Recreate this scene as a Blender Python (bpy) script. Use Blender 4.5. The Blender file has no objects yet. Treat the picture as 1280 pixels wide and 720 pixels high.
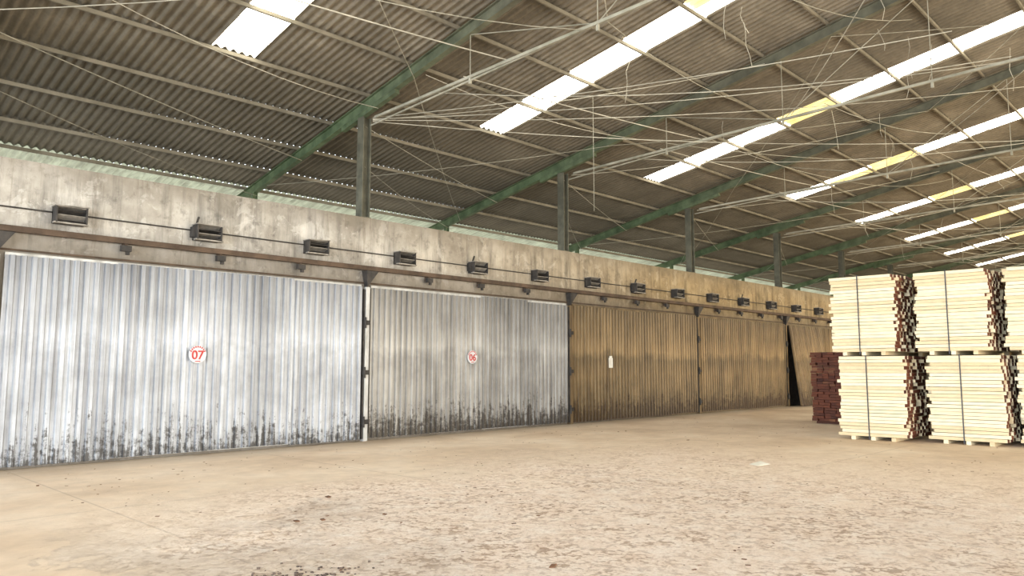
import bpy, bmesh, math, random
from mathutils import Vector, Matrix
random.seed(7)
scene=bpy.context.scene
PER=7.05; X0=9.84; WY=14.28
SL=0.2
RIDGE=-2.0
def rz(y):
    y2 = y if y>=RIDGE else 2*RIDGE-y
    return 7.9+SL*(WY-y2)

# ---------------------------------------------------------------- materials
def newmat(name):
    m=bpy.data.materials.new(name); m.use_nodes=True
    nt=m.node_tree; b=nt.nodes['Principled BSDF']
    return m,nt,b
def N(nt,t,**kw):
    n=nt.nodes.new(t)
    for k,v in kw.items():
        if k in n.inputs.keys(): n.inputs[k].default_value=v
        else: setattr(n,k,v)
    return n
def coords(nt,scale=(1,1,1)):
    tc=N(nt,'ShaderNodeTexCoord'); mp=N(nt,'ShaderNodeMapping')
    mp.inputs['Scale'].default_value=scale
    nt.links.new(tc.outputs['Object'],mp.inputs['Vector'])
    return mp.outputs['Vector']
def noise(nt,vec,scale,detail=6,rough=0.6,dist=0.0):
    n=N(nt,'ShaderNodeTexNoise'); n.inputs['Scale'].default_value=scale
    n.inputs['Detail'].default_value=detail; n.inputs['Roughness'].default_value=rough
    n.inputs['Distortion'].default_value=dist
    nt.links.new(vec,n.inputs['Vector']); return n.outputs['Fac']
def ramp(nt,fac,stops):
    r=N(nt,'ShaderNodeValToRGB'); cr=r.color_ramp
    while len(cr.elements)<len(stops): cr.elements.new(0.5)
    for e,(p,c) in zip(cr.elements,stops):
        e.position=p
        if not hasattr(c,'__len__'): c=(c,c,c)
        e.color=(c[0],c[1],c[2],1)
    nt.links.new(fac,r.inputs['Fac']); return r.outputs['Color']
def mix(nt,fac,a,b,mode='MIX'):
    m=N(nt,'ShaderNodeMix',data_type='RGBA',blend_type=mode)
    for s,v in ((0,fac),(6,a),(7,b)):
        if isinstance(v,bpy.types.NodeSocket): nt.links.new(v,m.inputs[s])
        elif hasattr(v,'__len__'): m.inputs[s].default_value=(v[0],v[1],v[2],1)
        else: m.inputs[s].default_value=v
    return m.outputs[2]
def math_(nt,op,a,b=0.0,c=None):
    m=N(nt,'ShaderNodeMath',operation=op)
    for i,v in enumerate((a,b) if c is None else (a,b,c)):
        if isinstance(v,bpy.types.NodeSocket): nt.links.new(v,m.inputs[i])
        else: m.inputs[i].default_value=v
    return m.outputs[0]
def maprange(nt,v,a,b,c=0.0,d=1.0):
    m=N(nt,'ShaderNodeMapRange'); nt.links.new(v,m.inputs[0])
    for i,x in enumerate((a,b,c,d)): m.inputs[i+1].default_value=x
    return m.outputs[0]
def bump(nt,b,h,strength=0.5,dist=0.02):
    n=N(nt,'ShaderNodeBump'); n.inputs['Strength'].default_value=strength; n.inputs['Distance'].default_value=dist
    nt.links.new(h,n.inputs['Height']); nt.links.new(n.outputs[0],b.inputs['Normal'])
def simple(name,c1,c2,scale=3,rough=0.7,metal=0.0,bs=0.2,stretch=(1,1,1)):
    m,nt,b=newmat(name); v=coords(nt,stretch)
    n=noise(nt,v,scale); col=ramp(nt,n,[(0.35,c1),(0.65,c2)])
    nt.links.new(col,b.inputs['Base Color']); b.inputs['Roughness'].default_value=rough; b.inputs['Metallic'].default_value=metal
    bump(nt,b,noise(nt,v,scale*6),bs,0.01)
    return m

def mat_wall():
    m,nt,b=newmat('aged_plaster'); v=coords(nt)
    sep=N(nt,'ShaderNodeSeparateXYZ'); nt.links.new(v,sep.inputs[0])
    n1=noise(nt,v,0.9,8,0.65); n2=noise(nt,v,5,8,0.7); n4=noise(nt,v,2.1,8,0.7,0.6)
    vs=coords(nt,(2.2,1,0.22)); n3=noise(nt,vs,1.6,6,0.7)
    vs5=coords(nt,(5.0,1,0.35)); n5=noise(nt,vs5,1.3,7,0.75)
    grey=ramp(nt,n1,[(0.3,(0.24,0.215,0.18)),(0.5,(0.40,0.37,0.32)),(0.7,(0.58,0.545,0.49))])
    ochre=ramp(nt,n1,[(0.3,(0.18,0.125,0.06)),(0.5,(0.31,0.23,0.125)),(0.7,(0.43,0.335,0.20))])
    c=mix(nt,maprange(nt,sep.outputs[0],9,22),grey,ochre)  # ochre far end: discoloured plaster, with warm light put into the colour
    st=ramp(nt,n3,[(0.34,0.28),(0.54,1.0)])
    c=mix(nt,0.7,c,st,'MULTIPLY')
    sp=ramp(nt,n2,[(0.34,0.35),(0.46,1.0)])
    c=mix(nt,0.5,c,sp,'MULTIPLY')
    # pale repaired patches
    c=mix(nt,math_(nt,'MULTIPLY',ramp(nt,n4,[(0.56,0.0),(0.60,1.0)]),0.35),c,mix(nt,maprange(nt,sep.outputs[0],9,24),(0.64,0.61,0.56),(0.50,0.41,0.27)))
    # water streaks
    c=mix(nt,ramp(nt,n5,[(0.58,0.0),(0.70,0.65)]),c,(0.13,0.105,0.075))
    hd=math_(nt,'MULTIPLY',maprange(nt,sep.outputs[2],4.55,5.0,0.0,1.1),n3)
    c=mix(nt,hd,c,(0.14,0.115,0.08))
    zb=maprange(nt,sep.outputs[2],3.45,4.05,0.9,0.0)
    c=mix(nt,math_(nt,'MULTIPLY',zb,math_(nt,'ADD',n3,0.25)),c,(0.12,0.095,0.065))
    nt.links.new(c,b.inputs['Base Color']); b.inputs['Roughness'].default_value=0.9
    bump(nt,b,n2,0.5,0.02); return m
def mat_door(name,base_hi,base_lo,warm,gx=1.0,foot=0.8,band=0.8):
    m,nt,b=newmat(name); v=coords(nt)
    sep=N(nt,'ShaderNodeSeparateXYZ'); nt.links.new(v,sep.inputs[0]); z=sep.outputs[2]
    vs=coords(nt,(5,1,0.22)); ns=noise(nt,vs,2.0,6,0.7)
    vs3=coords(nt,(14,0,0.12)); nf=noise(nt,vs3,1.6,4,0.7)
    vs2=coords(nt,(1.1,0,0.05)); nsheet=noise(nt,vs2,1.3,2,0.5)
    vs4=coords(nt,(9,0,0.5)); ng=noise(nt,vs4,1.5,7,0.75)
    n1=noise(nt,v,1.6,8,0.65); n2=noise(nt,v,9,6,0.75)
    c=ramp(nt,ns,[(0.25,base_lo),(0.6,base_hi)])
    c=mix(nt,0.6,c,ramp(nt,nsheet,[(0.35,0.6),(0.6,1.0)]),'MULTIPLY')
    c=mix(nt,0.6,c,ramp(nt,nf,[(0.33,0.42),(0.52,1.0)]),'MULTIPLY')
    c=mix(nt,0.6,c,ramp(nt,n1,[(0.3,0.48),(0.6,1.0)]),'MULTIPLY')
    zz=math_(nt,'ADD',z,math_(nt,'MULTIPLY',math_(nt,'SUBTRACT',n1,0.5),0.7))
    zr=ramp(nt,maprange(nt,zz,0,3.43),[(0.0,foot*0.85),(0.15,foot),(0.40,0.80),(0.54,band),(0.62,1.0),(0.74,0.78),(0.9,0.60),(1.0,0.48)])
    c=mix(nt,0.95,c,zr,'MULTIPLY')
    g=math_(nt,'ADD',maprange(nt,z,0.0,1.3,0.60*gx,-0.02),math_(nt,'MULTIPLY',math_(nt,'SUBTRACT',ng,0.5),1.9))
    g=math_(nt,'ADD',g,math_(nt,'MULTIPLY',math_(nt,'SUBTRACT',n2,0.5),1.2))
    gm=ramp(nt,g,[(0.42,0.0),(0.64,1.0)])
    c=mix(nt,math_(nt,'MULTIPLY',gm,0.94),c,warm)
    nt.links.new(c,b.inputs['Base Color']); b.inputs['Roughness'].default_value=0.5; b.inputs['Metallic'].default_value=0.2
    bump(nt,b,n2,0.15,0.01); return m
def mat_roof():
    m,nt,b=newmat('fibre_cement_sheet'); v=coords(nt)
    sep=N(nt,'ShaderNodeSeparateXYZ'); nt.links.new(v,sep.inputs[0])
    n1=noise(nt,v,0.5,8,0.7); n2=noise(nt,v,6,6,0.7)
    vs=coords(nt,(0.92,0.645,0)); vo=N(nt,'ShaderNodeTexVoronoi'); vo.inputs['Scale'].default_value=1.0; vo.inputs['Randomness'].default_value=0.25
    nt.links.new(vs,vo.inputs['Vector'])
    bw=N(nt,'ShaderNodeSeparateColor'); nt.links.new(vo.outputs['Color'],bw.inputs[0])
    c=ramp(nt,n1,[(0.3,(0.145,0.125,0.09)),(0.55,(0.25,0.215,0.16)),(0.75,(0.37,0.33,0.255))])
    c=mix(nt,0.6,c,ramp(nt,bw.outputs[0],[(0.0,0.62),(1.0,1.0)]),'MULTIPLY')
    c=mix(nt,0.5,c,ramp(nt,n2,[(0.3,0.5),(0.6,1.0)]),'MULTIPLY')
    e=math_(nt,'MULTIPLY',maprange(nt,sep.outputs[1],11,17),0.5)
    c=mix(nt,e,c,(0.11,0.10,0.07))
    nt.links.new(c,b.inputs['Base Color']); b.inputs['Roughness'].default_value=0.8
    bump(nt,b,n2,0.3,0.01); return m
def mat_glow(name,col,strength,base,lo=0.4):
    m,nt,b=newmat(name); v=coords(nt,(1,0.12,1))
    n=noise(nt,v,9,4,0.6)
    v2=coords(nt); nb=noise(nt,v2,1.2,5,0.6)
    c=ramp(nt,n,[(0.35,tuple(x*lo for x in col)),(0.6,col)])
    c=mix(nt,0.7,c,ramp(nt,nb,[(0.35,0.4),(0.6,1.0)]),'MULTIPLY')
    nt.links.new(c,b.inputs['Emission Color']); b.inputs['Emission Strength'].default_value=strength
    b.inputs['Base Color'].default_value=(*base,1); b.inputs['Roughness'].default_value=0.4
    return m
def mat_green():
    m,nt,b=newmat('green_painted_steel'); v=coords(nt)
    sep=N(nt,'ShaderNodeSeparateXYZ'); nt.links.new(v,sep.inputs[0])
    n=noise(nt,v,2.5)
    g=ramp(nt,n,[(0.35,(0.05,0.08,0.035)),(0.65,(0.12,0.17,0.085))])
    d=ramp(nt,n,[(0.35,(0.075,0.072,0.048)),(0.65,(0.14,0.135,0.092))])
    c=mix(nt,maprange(nt,sep.outputs[1],9.5,15.5),d,g)
    nt.links.new(c,b.inputs['Base Color']); b.inputs['Roughness'].default_value=0.8
    return m
def mat_floor():
    m,nt,b=newmat('worn_concrete'); v=coords(nt)
    sep=N(nt,'ShaderNodeSeparateXYZ'); nt.links.new(v,sep.inputs[0]); x,y=sep.outputs[0],sep.outputs[1]
    n1=noise(nt,v,0.45,8,0.6); n2=noise(nt,v,3.0,8,0.7); n3=noise(nt,v,26,6,0.75); n4=noise(nt,v,8.0,10,0.78,0.8)
    smooth=ramp(nt,n1,[(0.3,(0.58,0.435,0.30)),(0.5,(0.72,0.575,0.425)),(0.7,(0.82,0.70,0.56))])
    smooth=mix(nt,0.5,smooth,ramp(nt,n2,[(0.3,0.70),(0.6,1.0)]),'MULTIPLY')
    rough=ramp(nt,n2,[(0.3,(0.78,0.62,0.48)),(0.5,(0.90,0.765,0.64)),(0.7,(0.94,0.85,0.75))])
    vor=N(nt,'ShaderNodeTexVoronoi',feature='F1'); vor.inputs['Scale'].default_value=14.0
    wv=N(nt,'ShaderNodeVectorMath',operation='ADD'); nn=N(nt,'ShaderNodeTexNoise'); nn.inputs['Scale'].default_value=7.0; nn.inputs['Detail'].default_value=6
    nt.links.new(v,nn.inputs['Vector']); sc=N(nt,'ShaderNodeVectorMath',operation='SCALE'); sc.inputs['Scale'].default_value=0.30
    nt.links.new(nn.outputs['Color'],sc.inputs[0]); nt.links.new(v,wv.inputs[0]); nt.links.new(sc.outputs[0],wv.inputs[1])
    nt.links.new(wv.outputs[0],vor.inputs['Vector'])
    pit=math_(nt,'ADD',math_(nt,'MULTIPLY',vor.outputs['Distance'],0.7),n4)
    patch=ramp(nt,noise(nt,v,1.1,6,0.7),[(0.40,0.30),(0.58,1.0)])
    rough=mix(nt,math_(nt,'MULTIPLY',patch,0.9),rough,ramp(nt,pit,[(0.80,(1,1,1)),(0.94,(0.80,0.73,0.66)),(1.10,(0.50,0.41,0.34))]),'MULTIPLY')
    rough=mix(nt,0.5,rough,ramp(nt,n3,[(0.36,(0.66,0.59,0.53)),(0.5,(1,1,1))]),'MULTIPLY')
    wob=math_(nt,'MULTIPLY',math_(nt,'SUBTRACT',n1,0.5),7.0)
    wob2=math_(nt,'MULTIPLY',math_(nt,'SUBTRACT',n4,0.5),5.0)
    wob=math_(nt,'ADD',wob,wob2)
    a=maprange(nt,math_(nt,'ADD',x,wob),2.0,4.2)
    bb=maprange(nt,math_(nt,'ADD',y,wob),10.2,7.6)
    cc=maprange(nt,math_(nt,'ADD',x,wob),15,9.5)
    mask=math_(nt,'MULTIPLY',math_(nt,'MULTIPLY',a,bb),cc)
    c=mix(nt,mask,smooth,rough)
    def joint(s,per,off):
        f=math_(nt,'PINGPONG',math_(nt,'ADD',s,off),per/2)
        return maprange(nt,f,0.006,0.018,1.0,0.0)
    j=math_(nt,'MAXIMUM',joint(x,4.0,0.9),joint(y,4.2,-1.1))
    j=math_(nt,'MULTIPLY',j,math_(nt,'SUBTRACT',1.0,math_(nt,'MULTIPLY',mask,0.7)))
    c=mix(nt,math_(nt,'MULTIPLY',j,0.35),c,(0.26,0.19,0.13))
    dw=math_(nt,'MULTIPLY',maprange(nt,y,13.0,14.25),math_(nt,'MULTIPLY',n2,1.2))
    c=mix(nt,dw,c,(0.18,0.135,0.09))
    ds=ramp(nt,noise(nt,v,1.7,9,0.75),[(0.60,0.0),(0.74,0.45)])
    c=mix(nt,ds,c,(0.38,0.28,0.20))
    nt.links.new(c,b.inputs['Base Color']); b.inputs['Roughness'].default_value=0.8
    h=math_(nt,'SUBTRACT',math_(nt,'MULTIPLY',n3,0.6),math_(nt,'MULTIPLY',pit,1.2))
    h=math_(nt,'MULTIPLY',h,math_(nt,'ADD',mask,0.06))
    bump(nt,b,h,0.8,0.04)
    return m
def mat_board(name,stops,rough=0.7):
    m,nt,b=newmat(name); v=coords(nt,(1,0.35,1))
    g=N(nt,'ShaderNodeNewGeometry')
    c=ramp(nt,g.outputs['Random Per Island'],stops)
    n=noise(nt,v,14,6,0.7)
    c=mix(nt,0.5,c,ramp(nt,n,[(0.3,0.65),(0.6,1.0)]),'MULTIPLY')
    nt.links.new(c,b.inputs['Base Color']); b.inputs['Roughness'].default_value=rough
    return m

M_WALL=mat_wall()
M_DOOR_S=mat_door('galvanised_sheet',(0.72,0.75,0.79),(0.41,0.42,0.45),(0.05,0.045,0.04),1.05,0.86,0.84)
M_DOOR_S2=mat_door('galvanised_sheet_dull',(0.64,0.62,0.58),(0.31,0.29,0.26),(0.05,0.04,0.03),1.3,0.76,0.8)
M_DOOR_Y=mat_door('tan_weathered_warm_lit',(0.49,0.34,0.165),(0.20,0.125,0.05),(0.07,0.04,0.015),1.3,0.56,0.60)  # tan sheet colour also carries the warm light of the far end
M_ROOF=mat_roof()
M_SKY=mat_glow('skylight_fibreglass',(1.0,0.96,0.84),7.5,(0.9,0.9,0.85),0.2)
M_SKYY=mat_glow('skylight_fibreglass_yellowed',(1.0,0.84,0.36),1.1,(0.6,0.5,0.2),0.4)
M_EAVE=mat_glow('eave_fibreglass_green',(0.82,0.92,0.66),0.28,(0.24,0.26,0.20),0.28)
M_FLOOR=mat_floor()
M_GREEN=mat_green()
M_POST=simple('dusty_steel',(0.06,0.058,0.04),(0.12,0.115,0.08),3,0.8,0.0)
M_PURL=simple('dusty_purlin',(0.13,0.115,0.08),(0.22,0.195,0.145),2,0.9)
M_RODM=simple('pale_rod',(0.20,0.19,0.14),(0.36,0.34,0.27),2,0.8)
M_WIRE=simple('thin_wire',(0.28,0.265,0.21),(0.48,0.45,0.36),2,0.7)
M_DARK=simple('dark_iron',(0.022,0.02,0.018),(0.06,0.052,0.045),6,0.7,0.2)
M_VENT=simple('vent_steel',(0.18,0.165,0.14),(0.34,0.31,0.27),8,0.6,0.3)
M_RAIL=simple('rusty_rail',(0.05,0.032,0.02),(0.115,0.075,0.048),3,0.85,0.1)
M_FRAME=simple('frame_paint',(0.34,0.33,0.30),(0.58,0.57,0.54),4,0.7,0.1,stretch=(1,1,0.4))
M_FRAMEY=simple('frame_paint_brown',(0.09,0.058,0.027),(0.20,0.135,0.065),4,0.7,0.1,stretch=(1,1,0.4))
M_BOARD=mat_board('sawn_pine',[(0,(0.86,0.73,0.47)),(0.5,(0.92,0.82,0.58)),(1,(0.74,0.58,0.34))])
M_END=mat_board('board_ends_brown',[(0,(0.07,0.017,0.008)),(0.5,(0.17,0.045,0.018)),(0.92,(0.11,0.032,0.015)),(1,(0.26,0.11,0.05))])
M_STRAP=simple('strap_black',(0.02,0.02,0.03),(0.05,0.05,0.06),5,0.5)
M_WHITE=simple('sign_white',(0.5,0.5,0.5),(0.7,0.7,0.7),6,0.6)
M_RED=simple('sign_red',(0.40,0.02,0.02),(0.5,0.04,0.03),6,0.6)
M_PAPER=simple('paper',(0.75,0.72,0.62),(0.88,0.86,0.78),6,0.8)
M_LEAF=simple('dry_leaf',(0.10,0.045,0.02),(0.26,0.13,0.06),6,0.9)
M_DIRT=simple('dark_mud',(0.06,0.042,0.034),(0.17,0.12,0.09),9,0.95,bs=0.6)
M_GROUND=simple('outside_ground',(0.40,0.34,0.26),(0.55,0.48,0.38),0.4,0.9)
M_BLOCK=simple('blockwork',(0.30,0.26,0.20),(0.45,0.40,0.32),1.2,0.9)

# ---------------------------------------------------------------- mesh builder
class MB:
    def __init__(s): s.v=[];s.f=[];s.m=[];s.mats=[]
    def mi(s,mat):
        if mat not in s.mats: s.mats.append(mat)
        return s.mats.index(mat)
    def add(s,vs,fs,mat):
        o=len(s.v); s.v+= [tuple(p) for p in vs]
        for f in fs: s.f.append([i+o for i in f])
        k=s.mi(mat) if not isinstance(mat,list) else None
        s.m += [k]*len(fs) if k is not None else [s.mi(x) for x in mat]
    def box(s,c,d,mat,R=None):
        c=Vector(c); vs=[]
        for sx in(-1,1):
            for sy in(-1,1):
                for sz in(-1,1):
                    p=Vector((sx*d[0]/2,sy*d[1]/2,sz*d[2]/2))
                    if R is not None: p=R@p
                    vs.append(c+p)
        s.add(vs,[(0,1,3,2),(4,6,7,5),(0,4,5,1),(2,3,7,6),(0,2,6,4),(1,5,7,3)],mat)
    def beam(s,p1,p2,w,h,mat,off=(0,0)):
        p1=Vector(p1);p2=Vector(p2);d=(p2-p1);L=d.length;d.normalize()
        up=Vector((0,0,1)) if abs(d.z)<0.95 else Vector((1,0,0))
        sd=d.cross(up).normalized(); up=sd.cross(d).normalized()
        R=Matrix((sd,d,up)).transposed()
        s.box((p1+p2)/2+sd*off[0]+up*off[1],(w,L,h),mat,R)
    def ibeam(s,p1,p2,w,h,t,mat):
        s.beam(p1,p2,w,t,mat,(0,h/2)); s.beam(p1,p2,w,t,mat,(0,-h/2)); s.beam(p1,p2,t,h,mat)
    def rod(s,p1,p2,r,mat,n=6):
        p1=Vector(p1);p2=Vector(p2);d=(p2-p1).normalized()
        up=Vector((0,0,1)) if abs(d.z)<0.95 else Vector((1,0,0))
        a=d.cross(up).normalized(); b=a.cross(d)
        vs=[]
        for p in(p1,p2):
            for i in range(n):
                t=2*math.pi*i/n; vs.append(p+a*(r*math.cos(t))+b*(r*math.sin(t)))
        fs=[(i,(i+1)%n,n+(i+1)%n,n+i) for i in range(n)]+[tuple(range(n))[::-1],tuple(range(n,2*n))]
        s.add(vs,fs,mat)
    def sag(s,p1,p2,r,sg,mat,k=8):
        p1=Vector(p1);p2=Vector(p2);pr=p1
        for i in range(1,k+1):
            t=i/k; p=p1.lerp(p2,t)-Vector((0,0,sg*4*t*(1-t))); s.rod(pr,p,r,mat,5); pr=p
    def make(s,name,smooth=False,parent=None):
        me=bpy.data.meshes.new(name); me.from_pydata(s.v,[],s.f)
        for m in s.mats: me.materials.append(m)
        me.polygons.foreach_set('material_index',s.m)
        if smooth: me.polygons.foreach_set('use_smooth',[True]*len(me.polygons))
        me.update()
        bm=bmesh.new(); bm.from_mesh(me)
        if not smooth: bmesh.ops.recalc_face_normals(bm,faces=bm.faces)
        bm.to_mesh(me); bm.free()
        o=bpy.data.objects.new(name,me); scene.collection.objects.link(o)
        if parent: o.parent=parent
        return o

XA,XB=-14.0,68.0
# ---------------------------------------------------------------- floor / ground
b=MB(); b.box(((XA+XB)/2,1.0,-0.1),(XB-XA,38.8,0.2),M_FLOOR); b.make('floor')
b=MB(); b.box((20,0,-0.32),(400,300,0.2),M_GROUND); b.make('ground')

# ---------------------------------------------------------------- kiln wall
b=MB()
b.box(((XA+XB)/2,WY+0.15,2.5),(XB-XA,0.3,5.0),M_WALL)
b.make('wall_left')
b=MB(); b.box(((XA+XB)/2,17.25,4.9),(XB-XA,5.3,0.2),M_BLOCK); b.make('wall_left_top_slab')
b=MB(); b.box(((XA+XB)/2,20.1,2.5),(XB-XA,0.2,5.0),M_BLOCK); b.make('wall_rear')
b=MB(); b.box((XB+0.15,-2,4.0),(0.3,33,8.0),M_BLOCK); b.make('wall_end')

# ---------------------------------------------------------------- roof
pitch=0.177; amp=0.030; nper=6
nx=int((XB-XA)/pitch*nper)
sky_x=[-0.6,6.55,13.75,21.3,28.5,35.6,42.4,49.3,56.2,63]
bounds=[21.5,20.15]+[14.2+1.55*k for k in (3,2,1,0)]+[14.2-1.55*k for k in range(1,11)]
bounds=[y for y in bounds if y>RIDGE+0.3]+[RIDGE]
rows=[(bounds[i],bounds[i+1],1) for i in range(len(bounds)-1)]
mb=[2*RIDGE-y for y in bounds]
rows+=[(mb[i],mb[i+1],-1) for i in range(len(bounds)-1)]
b=MB()
for (ylo,yhi,sd) in rows:
    lo=ylo+sd*0.14
    vs=[];fs=[];ms=[]
    for i in range(nx+1):
        x=XA+i*pitch/nper; w=amp*math.cos(2*math.pi*x/pitch)
        vs.append((x,lo,rz(lo)+w+0.034)); vs.append((x,yhi,rz(yhi)+w))
    for i in range(nx):
        x=XA+(i+0.5)*pitch/nper
        fs.append((2*i,2*i+2,2*i+3,2*i+1))
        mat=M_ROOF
        if sd==1 and ylo>20.5: mat=M_EAVE
        for k,sx in enumerate(sky_x):
            hw=0.44
            if abs(x-sx)<hw and sd==1 and ylo<14.3 and yhi>3.2:
                if k>=4 and ylo>13: continue
                mat=M_SKY
                if (k==3 and 7.9<yhi<8.1) or (k==2 and (6.4<yhi<6.6 and x<sx)) or (k>=4 and (7.9<yhi<8.1)) : mat=M_SKYY
                if (k==4 and 9.4<yhi<9.7 and x>sx): mat=M_SKYY
            if abs(x-sx)<hw and sd==-1 and ylo>-16 and yhi<-6: mat=M_SKY
        ms.append(mat)
    b.add(vs,fs,ms)
b.make('ceiling',smooth=True)

# purlins
b=MB()
for y in bounds[1:-1]:
    for yy in (y,2*RIDGE-y):
        z=rz(yy)-0.075
        b.box(((XA+XB)/2,yy,z),(XB-XA,0.010,0.07),M_PURL)
        b.box(((XA+XB)/2,yy+0.018,z+0.035),(XB-XA,0.035,0.01),M_PURL)
        b.box(((XA+XB)/2,yy+0.018,z-0.035),(XB-XA,0.035,0.01),M_PURL)
b.make('roof_purlins')

# ---------------------------------------------------------------- trusses + posts
trx=[X0+PER*k-(0.45 if k==-1 else 0) for k in range(-3,9)]
for tx in trx:
    b=MB(); h=0.24
    zo=-0.115-h/2-0.01
    for sd in (1,-1):
        Y=lambda y: y if sd==1 else 2*RIDGE-y
        g=M_GREEN
        b.ibeam((tx,Y(20.8),rz(20.8)+zo),(tx,RIDGE,rz(RIDGE)+zo),0.14,h,0.018,g)
        b.beam((tx,Y(15.3),rz(15.3)+zo-0.17),(tx,Y(13.2),rz(13.2)+zo-0.17),0.12,0.12,g)
        b.beam((tx,Y(RIDGE+2.2),rz(RIDGE+2.2)+zo-0.18),(tx,RIDGE,rz(RIDGE)+zo-0.26),0.13,0.16,g)
        zt0=7.28; zt1=7.62
        def tz(y): return zt0+(zt1-zt0)*(WY-y)/(WY-RIDGE)
        b.beam((tx,Y(14.0),tz(14.0)),(tx,RIDGE,tz(RIDGE)),0.055,0.055,M_RODM)
        b.beam((tx+0.02,Y(14.2),tz(14.2)-0.14),(tx+0.02,Y(7.5),tz(7.5)+0.02),0.03,0.03,M_RODM)
        for yy in (10.8,7.6,4.4,1.2):
            b.rod((tx,Y(yy),tz(yy)),(tx,Y(yy),rz(yy)+zo-h/2),0.009,M_RODM)
            b.box((tx,Y(yy),tz(yy)-0.06),(0.04,0.05,0.16),M_RODM)
        b.rod((tx,Y(10.8),rz(10.8)+zo-h/2),(tx,Y(7.6),tz(7.6)),0.010,M_RODM)
        b.rod((tx,Y(4.4),rz(4.4)+zo-h/2),(tx,Y(7.6),tz(7.6)),0.010,M_RODM)
    b.make('roof_truss')
    b=MB(); zt=rz(WY+0.14)-0.115-h-0.16
    b.ibeam((tx,WY+0.14,5.0),(tx,WY+0.14,zt),0.24,0.20,0.02,M_POST)
    b.box((tx,WY+0.14,5.01),(0.28,0.26,0.02),M_POST)
    b.make('roof_post')
    b=MB()
    b.ibeam((tx,19.7,5.02),(tx,19.7,rz(19.7)-0.115-h-0.02),0.12,0.12,0.015,M_GREEN)
    b.box((tx,19.7,5.012),(0.2,0.2,0.02),M_GREEN); b.make('eave_post')
    b=MB(); yb=2*RIDGE-WY
    b.ibeam((tx,yb,0.0),(tx,yb,rz(yb)-0.115-h-0.16),0.22,0.24,0.02,M_GREEN)
    b.box((tx,yb,0.01),(0.4,0.4,0.02),M_GREEN); b.make('side_column')

# bracing rods + slack wires
b=MB()
for i,tx in enumerate(trx[:-1]):
    x2=trx[i+1]
    for (ya,yb_) in ((19.0,12.6),(12.6,6.4),(6.4,0.2)):
        if (i+int(ya))%2==0:
            b.sag((tx,ya,rz(ya)-0.4),(x2,yb_,rz(yb_)-0.4),0.008,0.10,M_RODM)
            b.sag((x2,ya,rz(ya)-0.4),(tx,yb_,rz(yb_)-0.4),0.008,0.14,M_RODM)
    b.sag((tx,11.0,7.42),(x2,9.8,7.42),0.012,0.05,M_WIRE)
    b.sag((tx,WY+0.1,7.15),(x2,17.2,6.9),0.009,0.05,M_RODM)
    b.sag((tx,14.1,7.25),(x2,8.0,8.9),0.009,0.2,M_WIRE)
    b.sag((tx,2.4,7.58),(x2,7.4,7.48),0.009,0.12,M_WIRE)
    b.sag((tx,12.0,7.35),(x2,3.0,7.6),0.009,0.35,M_WIRE)
    b.sag((tx,WY+0.1,6.2),(x2,19.4,6.3),0.006,0.1,M_RODM)
    for q in range(3 if i<6 else 1):
        ya=random.uniform(2,13.5); yb_=ya+random.uniform(-4,4)
        b.sag((tx,ya,random.uniform(7.35,rz(ya)-0.5)),(x2,yb_,random.uniform(7.35,rz(yb_)-0.5)),random.choice((0.007,0.009)),random.uniform(0.05,0.5),random.choice((M_WIRE,M_RODM)))
for q in range(4):
    b.sag((X0,14.1,7.3-0.03*q),(X0+3.4*q+5,3.5-q*0.6,7.6+0.35*(q%3)),0.009,0.15+0.08*q,M_WIRE,10)
for k in range(32):
    x=random.uniform(8,48); y=random.uniform(3,12.5); z=rz(y)-0.15
    L=random.uniform(0.3,1.3); p=Vector((x,y,z)); 
    for j in range(4):
        q=p+Vector((random.uniform(-.08,.08),random.uniform(-.08,.08),-L/4)); b.rod(p,q,0.006,M_WIRE,4); p=q
b.rod((14.4,11.3,rz(11.3)-0.2),(14.4,11.3,5.4),0.007,M_RODM,5)
b.make('bracing_rods_and_wires')

# ---------------------------------------------------------------- doors
def corr_sheet(b,x1,x2,z1,z2,y,mat,pitch=0.152,depth=0.04,fn=None):
    n=int(round((x2-x1)/pitch)); p=(x2-x1)/n
    prof=[]
    for i in range(n):
        xs=x1+i*p
        prof+=[(xs,0),(xs+p*0.36,0),(xs+p*0.46,-depth),(xs+p*0.88,-depth)]
    prof.append((x2,0))
    vs=[]
    for (x,d) in prof:
        for z in (z1,z2):
            q=(x,y+d,z); vs.append(fn(q) if fn else q)
    for (x,d) in reversed(prof):
        for z in (z1,z2):
            q=(x,y+d+0.004,z); vs.append(fn(q) if fn else q)
    m=len(prof); tot=2*m
    fs=[(2*i,2*((i+1)%tot),2*((i+1)%tot)+1,2*i+1) for i in range(tot)]
    b.add(vs,fs,mat)
DT=3.43
def door(x1,x2,mat,frame,label):
    b=MB()
    segs=4; w=(x2-x1)/segs
    for i in range(segs):
        jz=random.uniform(-0.03,0.03)
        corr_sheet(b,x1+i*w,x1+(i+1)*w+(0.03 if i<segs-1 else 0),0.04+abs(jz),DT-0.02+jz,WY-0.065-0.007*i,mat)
    b.box(((x1+x2)/2,WY-0.035,DT-0.02),(x2-x1,0.05,0.08),frame)
    b.box(((x1+x2)/2,WY-0.035,0.10),(x2-x1,0.05,0.10),frame)
    return b.make(label)
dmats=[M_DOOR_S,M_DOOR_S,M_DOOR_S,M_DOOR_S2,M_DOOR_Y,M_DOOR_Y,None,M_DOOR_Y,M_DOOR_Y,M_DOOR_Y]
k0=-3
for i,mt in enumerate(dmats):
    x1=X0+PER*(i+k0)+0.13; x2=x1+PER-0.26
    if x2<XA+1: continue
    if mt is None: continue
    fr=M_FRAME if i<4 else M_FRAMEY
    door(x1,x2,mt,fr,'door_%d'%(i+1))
xo=X0+PER*3
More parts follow.
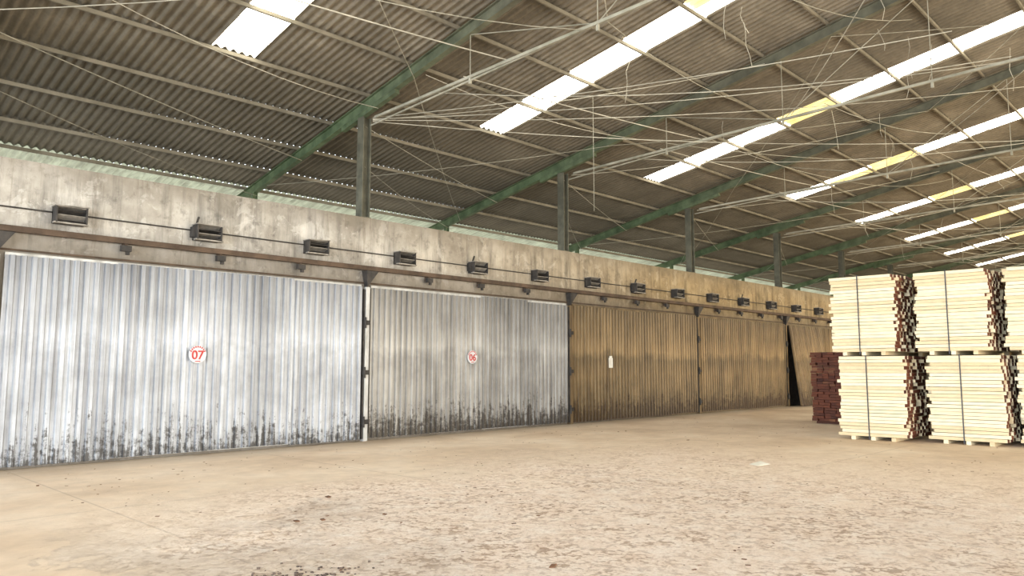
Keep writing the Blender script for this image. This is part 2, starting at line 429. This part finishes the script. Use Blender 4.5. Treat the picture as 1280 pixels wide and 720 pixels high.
b=MB(); b.box((xo+PER/2,WY-0.012,1.7),(PER-0.26,0.02,3.4),M_DARK); b.make('kiln_opening_shade')  # flat dark panel on the solid wall, paints the shade of an opening
def lean(q):
    x,y,z=q; t=z/3.5
    return (x, y-0.42*(1-t)-0.1, z)
b=MB(); xl,xr=xo+0.12,xo+3.3
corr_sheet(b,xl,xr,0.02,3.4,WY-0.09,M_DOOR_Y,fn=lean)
b.beam((xl,WY-0.60,0.03),(xl,WY-0.2,3.4),0.05,0.05,M_FRAMEY)
b.beam((xr,WY-0.60,0.03),(xr,WY-0.2,3.4),0.05,0.05,M_FRAMEY)
b.make('leaning_door_leaf')
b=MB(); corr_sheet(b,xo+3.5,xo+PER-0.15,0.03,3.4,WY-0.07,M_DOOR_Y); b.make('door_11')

# door posts with hinges
for i in range(-2,8):
    x=X0+PER*i; b=MB()
    fr=M_FRAME if i<1 else M_FRAMEY
    b.box((x,WY-0.07,1.70),(0.10,0.13,3.40),fr)
    b.box((x-0.08,WY-0.10,1.70),(0.035,0.05,3.3),M_DARK)
    for z in (0.42,1.5,2.6):
        b.box((x-0.03,WY-0.155,z),(0.17,0.04,0.10),M_DARK)
        b.rod((x-0.08,WY-0.17,z-0.12),(x-0.08,WY-0.17,z+0.12),0.028,M_DARK,8)
    b.add([(x-0.10,WY-0.02,3.76),(x+0.22,WY-0.02,3.76),(x-0.02,WY-0.02,3.40),(x-0.10,WY-0.22,3.76),(x+0.22,WY-0.22,3.76),(x-0.02,WY-0.14,3.40)],
          [(0,1,2),(3,5,4),(0,3,4,1),(1,4,5,2),(0,2,5,3)],M_DARK)
    b.make('door_post')

# rail
b=MB()
b.box(((XA+XB)/2,WY-0.16,3.815),(XB-XA,0.07,0.085),M_RAIL)
b.box(((XA+XB)/2,WY-0.09,3.865),(XB-XA,0.18,0.012),M_RAIL)
x=4.7-1.72*8
while x<50:
    if min(abs(x-X0-PER*i) for i in range(-3,8))>0.4:
        b.box((x,WY-0.08,3.76),(0.05,0.16,0.16),M_RAIL)
        b.box((x,WY-0.15,3.69),(0.17,0.09,0.10),M_DARK)
        b.box((x+0.03,WY-0.15,3.62),(0.06,0.05,0.08),M_DARK)
    x+=1.72
b.make('door_rail')
b=MB(); b.box(((XA+XB)/2,WY-0.02,3.50),(XB-XA,0.04,0.03),M_RAIL); b.make('trim_1')
# vents, each with its short length of conduit running on to the next one
vx=[3.80+2.355*k for k in range(-4,16)]
for vi,x in enumerate(vx):
    b=MB(); zc=4.15; w=0.48; h=0.29
    b.rod((x+0.24,WY-0.04,4.19),(x+2.355-0.25,WY-0.04,4.19),0.014,M_DARK,6)
    b.box((x,WY-0.012,zc),(w,0.024,h),M_DARK)
    b.box((x-w/2+0.012,WY-0.12,zc),(0.024,0.24,h),M_DARK)
    b.box((x+w/2-0.012,WY-0.12,zc),(0.024,0.24,h),M_DARK)
    for j in range(4):
        R=Matrix.Rotation(math.radians(-25+random.uniform(-14,14)),3,'X')
        b.box((x,WY-0.16,zc+h/2-0.03-j*0.08),(w-0.05,0.14,0.012),M_VENT if j in(0,2) else M_DARK,R)
    b.box((x,WY-0.19,zc-h/2),(w+0.05,0.10,0.025),M_VENT)
    b.box((x,WY-0.13,zc+h/2),(w+0.03,0.26,0.016),M_VENT,Matrix.Rotation(random.uniform(-.05,.05),3,'Y'))
    if vi in (5,8,11,14):
        b.beam((x-0.28,WY-0.10,zc-0.1),(x-0.21,WY-0.2,zc+0.28),0.03,0.03,M_DARK)
        b.box((x-0.26,WY-0.08,zc),(0.06,0.14,0.2),M_DARK)
    b.make('vent_louvre')

# ---------------------------------------------------------------- number signs
def sign(x,z,txt,name):
    e=bpy.data.objects.new(name,None); scene.collection.objects.link(e); e.location=(x,WY-0.155,z)
    b=MB(); b.rod((0,0.008,0),(0,-0.006,0),0.165,M_WHITE,28); b.make('plate',parent=e)
    def text(s,size,dx,dz):
        cu=bpy.data.curves.new('txt','FONT'); cu.body=s; cu.size=size; cu.align_x='CENTER'; cu.align_y='CENTER'; cu.extrude=0.002; cu.offset=0.004
        o=bpy.data.objects.new('lettering',cu); scene.collection.objects.link(o); o.parent=e
        o.rotation_euler=(math.pi/2,0,0); o.location=(dx,-0.010,dz); cu.materials.append(M_RED)
    text(txt,0.23,0,-0.02)
    n=9
    b=MB()
    for i in range(n):
        a=math.radians(25+130*i/(n-1)); b.box((0.142*math.cos(a),-0.008,0.142*math.sin(a)),(0.022,0.006,0.03),M_RED,Matrix.Rotation(-(a-math.pi/2),3,'Y'))
    b.box((0,-0.008,-0.13),(0.1,0.006,0.015),M_RED)
    b.make('rim_lettering',parent=e)
sign(6.05,1.85,'07','door_number_sign'); sign(13.0,1.87,'06','door_number_sign')
b=MB(); b.box((18.75,WY-0.14,1.75),(0.20,0.006,0.30),M_PAPER); b.box((18.75,WY-0.14,1.93),(0.13,0.006,0.06),M_PAPER); b.make('paper_notice')

# ---------------------------------------------------------------- lumber packs
def pack(xf,y0,w,dp,z0,h,layers,rot=0,swap=False):
    b=MB(); t=(h-0.08)/layers; nb=max(4,int(dp/0.16)); bw=dp/nb
    for yy in (0.2,0.5,0.8):
        b.box((dp/2,-yy*w,0.04),(dp,0.09,0.08),M_END if swap else M_BOARD)
    for L in range(layers):
        jx=random.uniform(-0.012,0.012)
        for k in range(nb):
            jy=random.uniform(-0.05,0.05); je=random.uniform(-0.05,0.05)
            jx2=random.uniform(-0.012,0.012) if k==0 else 0
            cx=(k+0.5)*bw+jx2+jx; cz=0.08+(L+0.5)*t
            wy=w+je; cy=-w/2+jy
            dx,dy,dz=bw*0.97,wy,t*random.uniform(0.87,0.96)
            tz=random.uniform(-0.0025,0.0025)
            vs=[]
            for sx in(-1,1):
                for sy in(-1,1):
                    for sz in(-1,1): vs.append((cx+sx*dx/2,cy+sy*dy/2,cz+sz*dz/2+sy*tz))
            fm=M_END if swap else M_BOARD
            b.add(vs,[(0,1,3,2),(4,6,7,5),(0,4,5,1),(2,3,7,6),(0,2,6,4),(1,5,7,3)],[fm,fm,M_END,M_END,fm,fm])
    for yy in (0.45,):
        b.box((-0.03,-yy*w,h/2+0.02),(0.008,0.022,h),M_STRAP)
        b.box((dp/2,-yy*w,h+0.012),(dp+0.07,0.022,0.006),M_STRAP)
        b.box((dp+0.03,-yy*w,h/2+0.02),(0.008,0.022,h),M_STRAP)
    o=b.make('lumber_stack'); o.location=(xf,y0,z0); o.rotation_euler=(0,0,rot)
    return o
W=1.42
def column(xf,ya,dp=1.55,tw=0,hb=1.86,ht=1.80,rot=0.0,two=True,W=W,sh=0.08):
    pack(xf,ya-sh,W,dp,0.0,hb,24,rot)
    if two: pack(xf+tw,ya+0.02,W-0.03,dp,hb+0.018,ht,23,rot*0.6)
column(17.8,7.02)
column(18.15,5.30,tw=-0.02,sh=0.14)
column(18.4,3.66,sh=0.12)
column(18.6,2.0)
column(19.8,6.85); column(20.1,5.15); column(20.3,3.5)
column(22.3,6.9); column(22.5,5.1)
pack(23.5,9.35,1.5,1.7,0.0,2.05,26,rot=-math.pi/2,swap=True)

# ---------------------------------------------------------------- floor litter
b=MB(); b.add([(0,0,0.004),(0.34,-0.05,0.004),(0.40,0.16,0.03),(0.08,0.2,0.006),(0,0,0.0),(0.34,-0.05,0.0),(0.40,0.16,0.026),(0.08,0.2,0.002)],
 [(0,1,2,3),(7,6,5,4),(0,4,5,1),(1,5,6,2),(2,6,7,3),(3,7,4,0)],M_PAPER)
o=b.make('paper_scrap'); o.location=(11.9,6.0,0.0)
b=MB()
for k in range(520):
    x=random.uniform(3,22); y=random.uniform(3,13.8)
    if k%4==0: x=random.uniform(3.0,9)
    s=random.uniform(0.006,0.022) if k>9 else random.uniform(0.03,0.05)
    a=random.uniform(0,6.28)
    R=Matrix.Rotation(a,3,'Z')@Matrix.Rotation(random.uniform(-.2,.2),3,'X')
    b.box((x,y,s*0.12),(s*random.uniform(1,2.4),s,s*0.2),M_LEAF,R)
for k in range(360):
    x=3.0+random.gauss(0,0.25); y=5.3+random.gauss(0,0.16); s=random.uniform(0.005,0.022)
    b.box((x,y,s*0.2),(s*1.3,s,s*0.6),M_DIRT,Matrix.Rotation(random.uniform(0,6),3,'Z'))
b.make('floor_litter')

# ---------------------------------------------------------------- world and lights
w=bpy.data.worlds.new('sky_world'); scene.world=w; w.use_nodes=True
nt=w.node_tree; bg=nt.nodes['Background']
bg.inputs[0].default_value=(0.85,0.92,1.0,1); bg.inputs[1].default_value=2.6
def area(name,loc,rot,sx,sy,p,col):
    l=bpy.data.lights.new(name,'AREA'); l.shape='RECTANGLE'; l.size=sx; l.size_y=sy; l.energy=p; l.color=col
    o=bpy.data.objects.new(name,l); scene.collection.objects.link(o); o.location=loc; o.rotation_euler=rot; return o
area('open_side_daylight',(-13.5,4,3.2),(math.radians(90),0,math.radians(-90)),20,5.5,3600,(0.80,0.90,1.0))
area('yard_side_fill',(4,-17.5,3.2),(math.radians(98),0,0),26,5.5,2600,(1.0,0.97,0.93))  # added fill lamp, unseen, behind the camera
area('yard_side_fill',(36,-17.5,3.2),(math.radians(98),0,0),34,5.5,6000,(1.0,0.86,0.60))  # added fill lamp, unseen, tinted warm for the far half

cam=bpy.data.cameras.new('camera'); co=bpy.data.objects.new('camera',cam); scene.collection.objects.link(co)
cam.sensor_width=36; cam.lens=26.7; cam.clip_end=600
co.location=(0,0,1.6); co.rotation_euler=(math.radians(96.0),0,math.radians(-45.6))
scene.camera=co
scene.view_settings.view_transform='Standard'
scene.view_settings.exposure=0.62
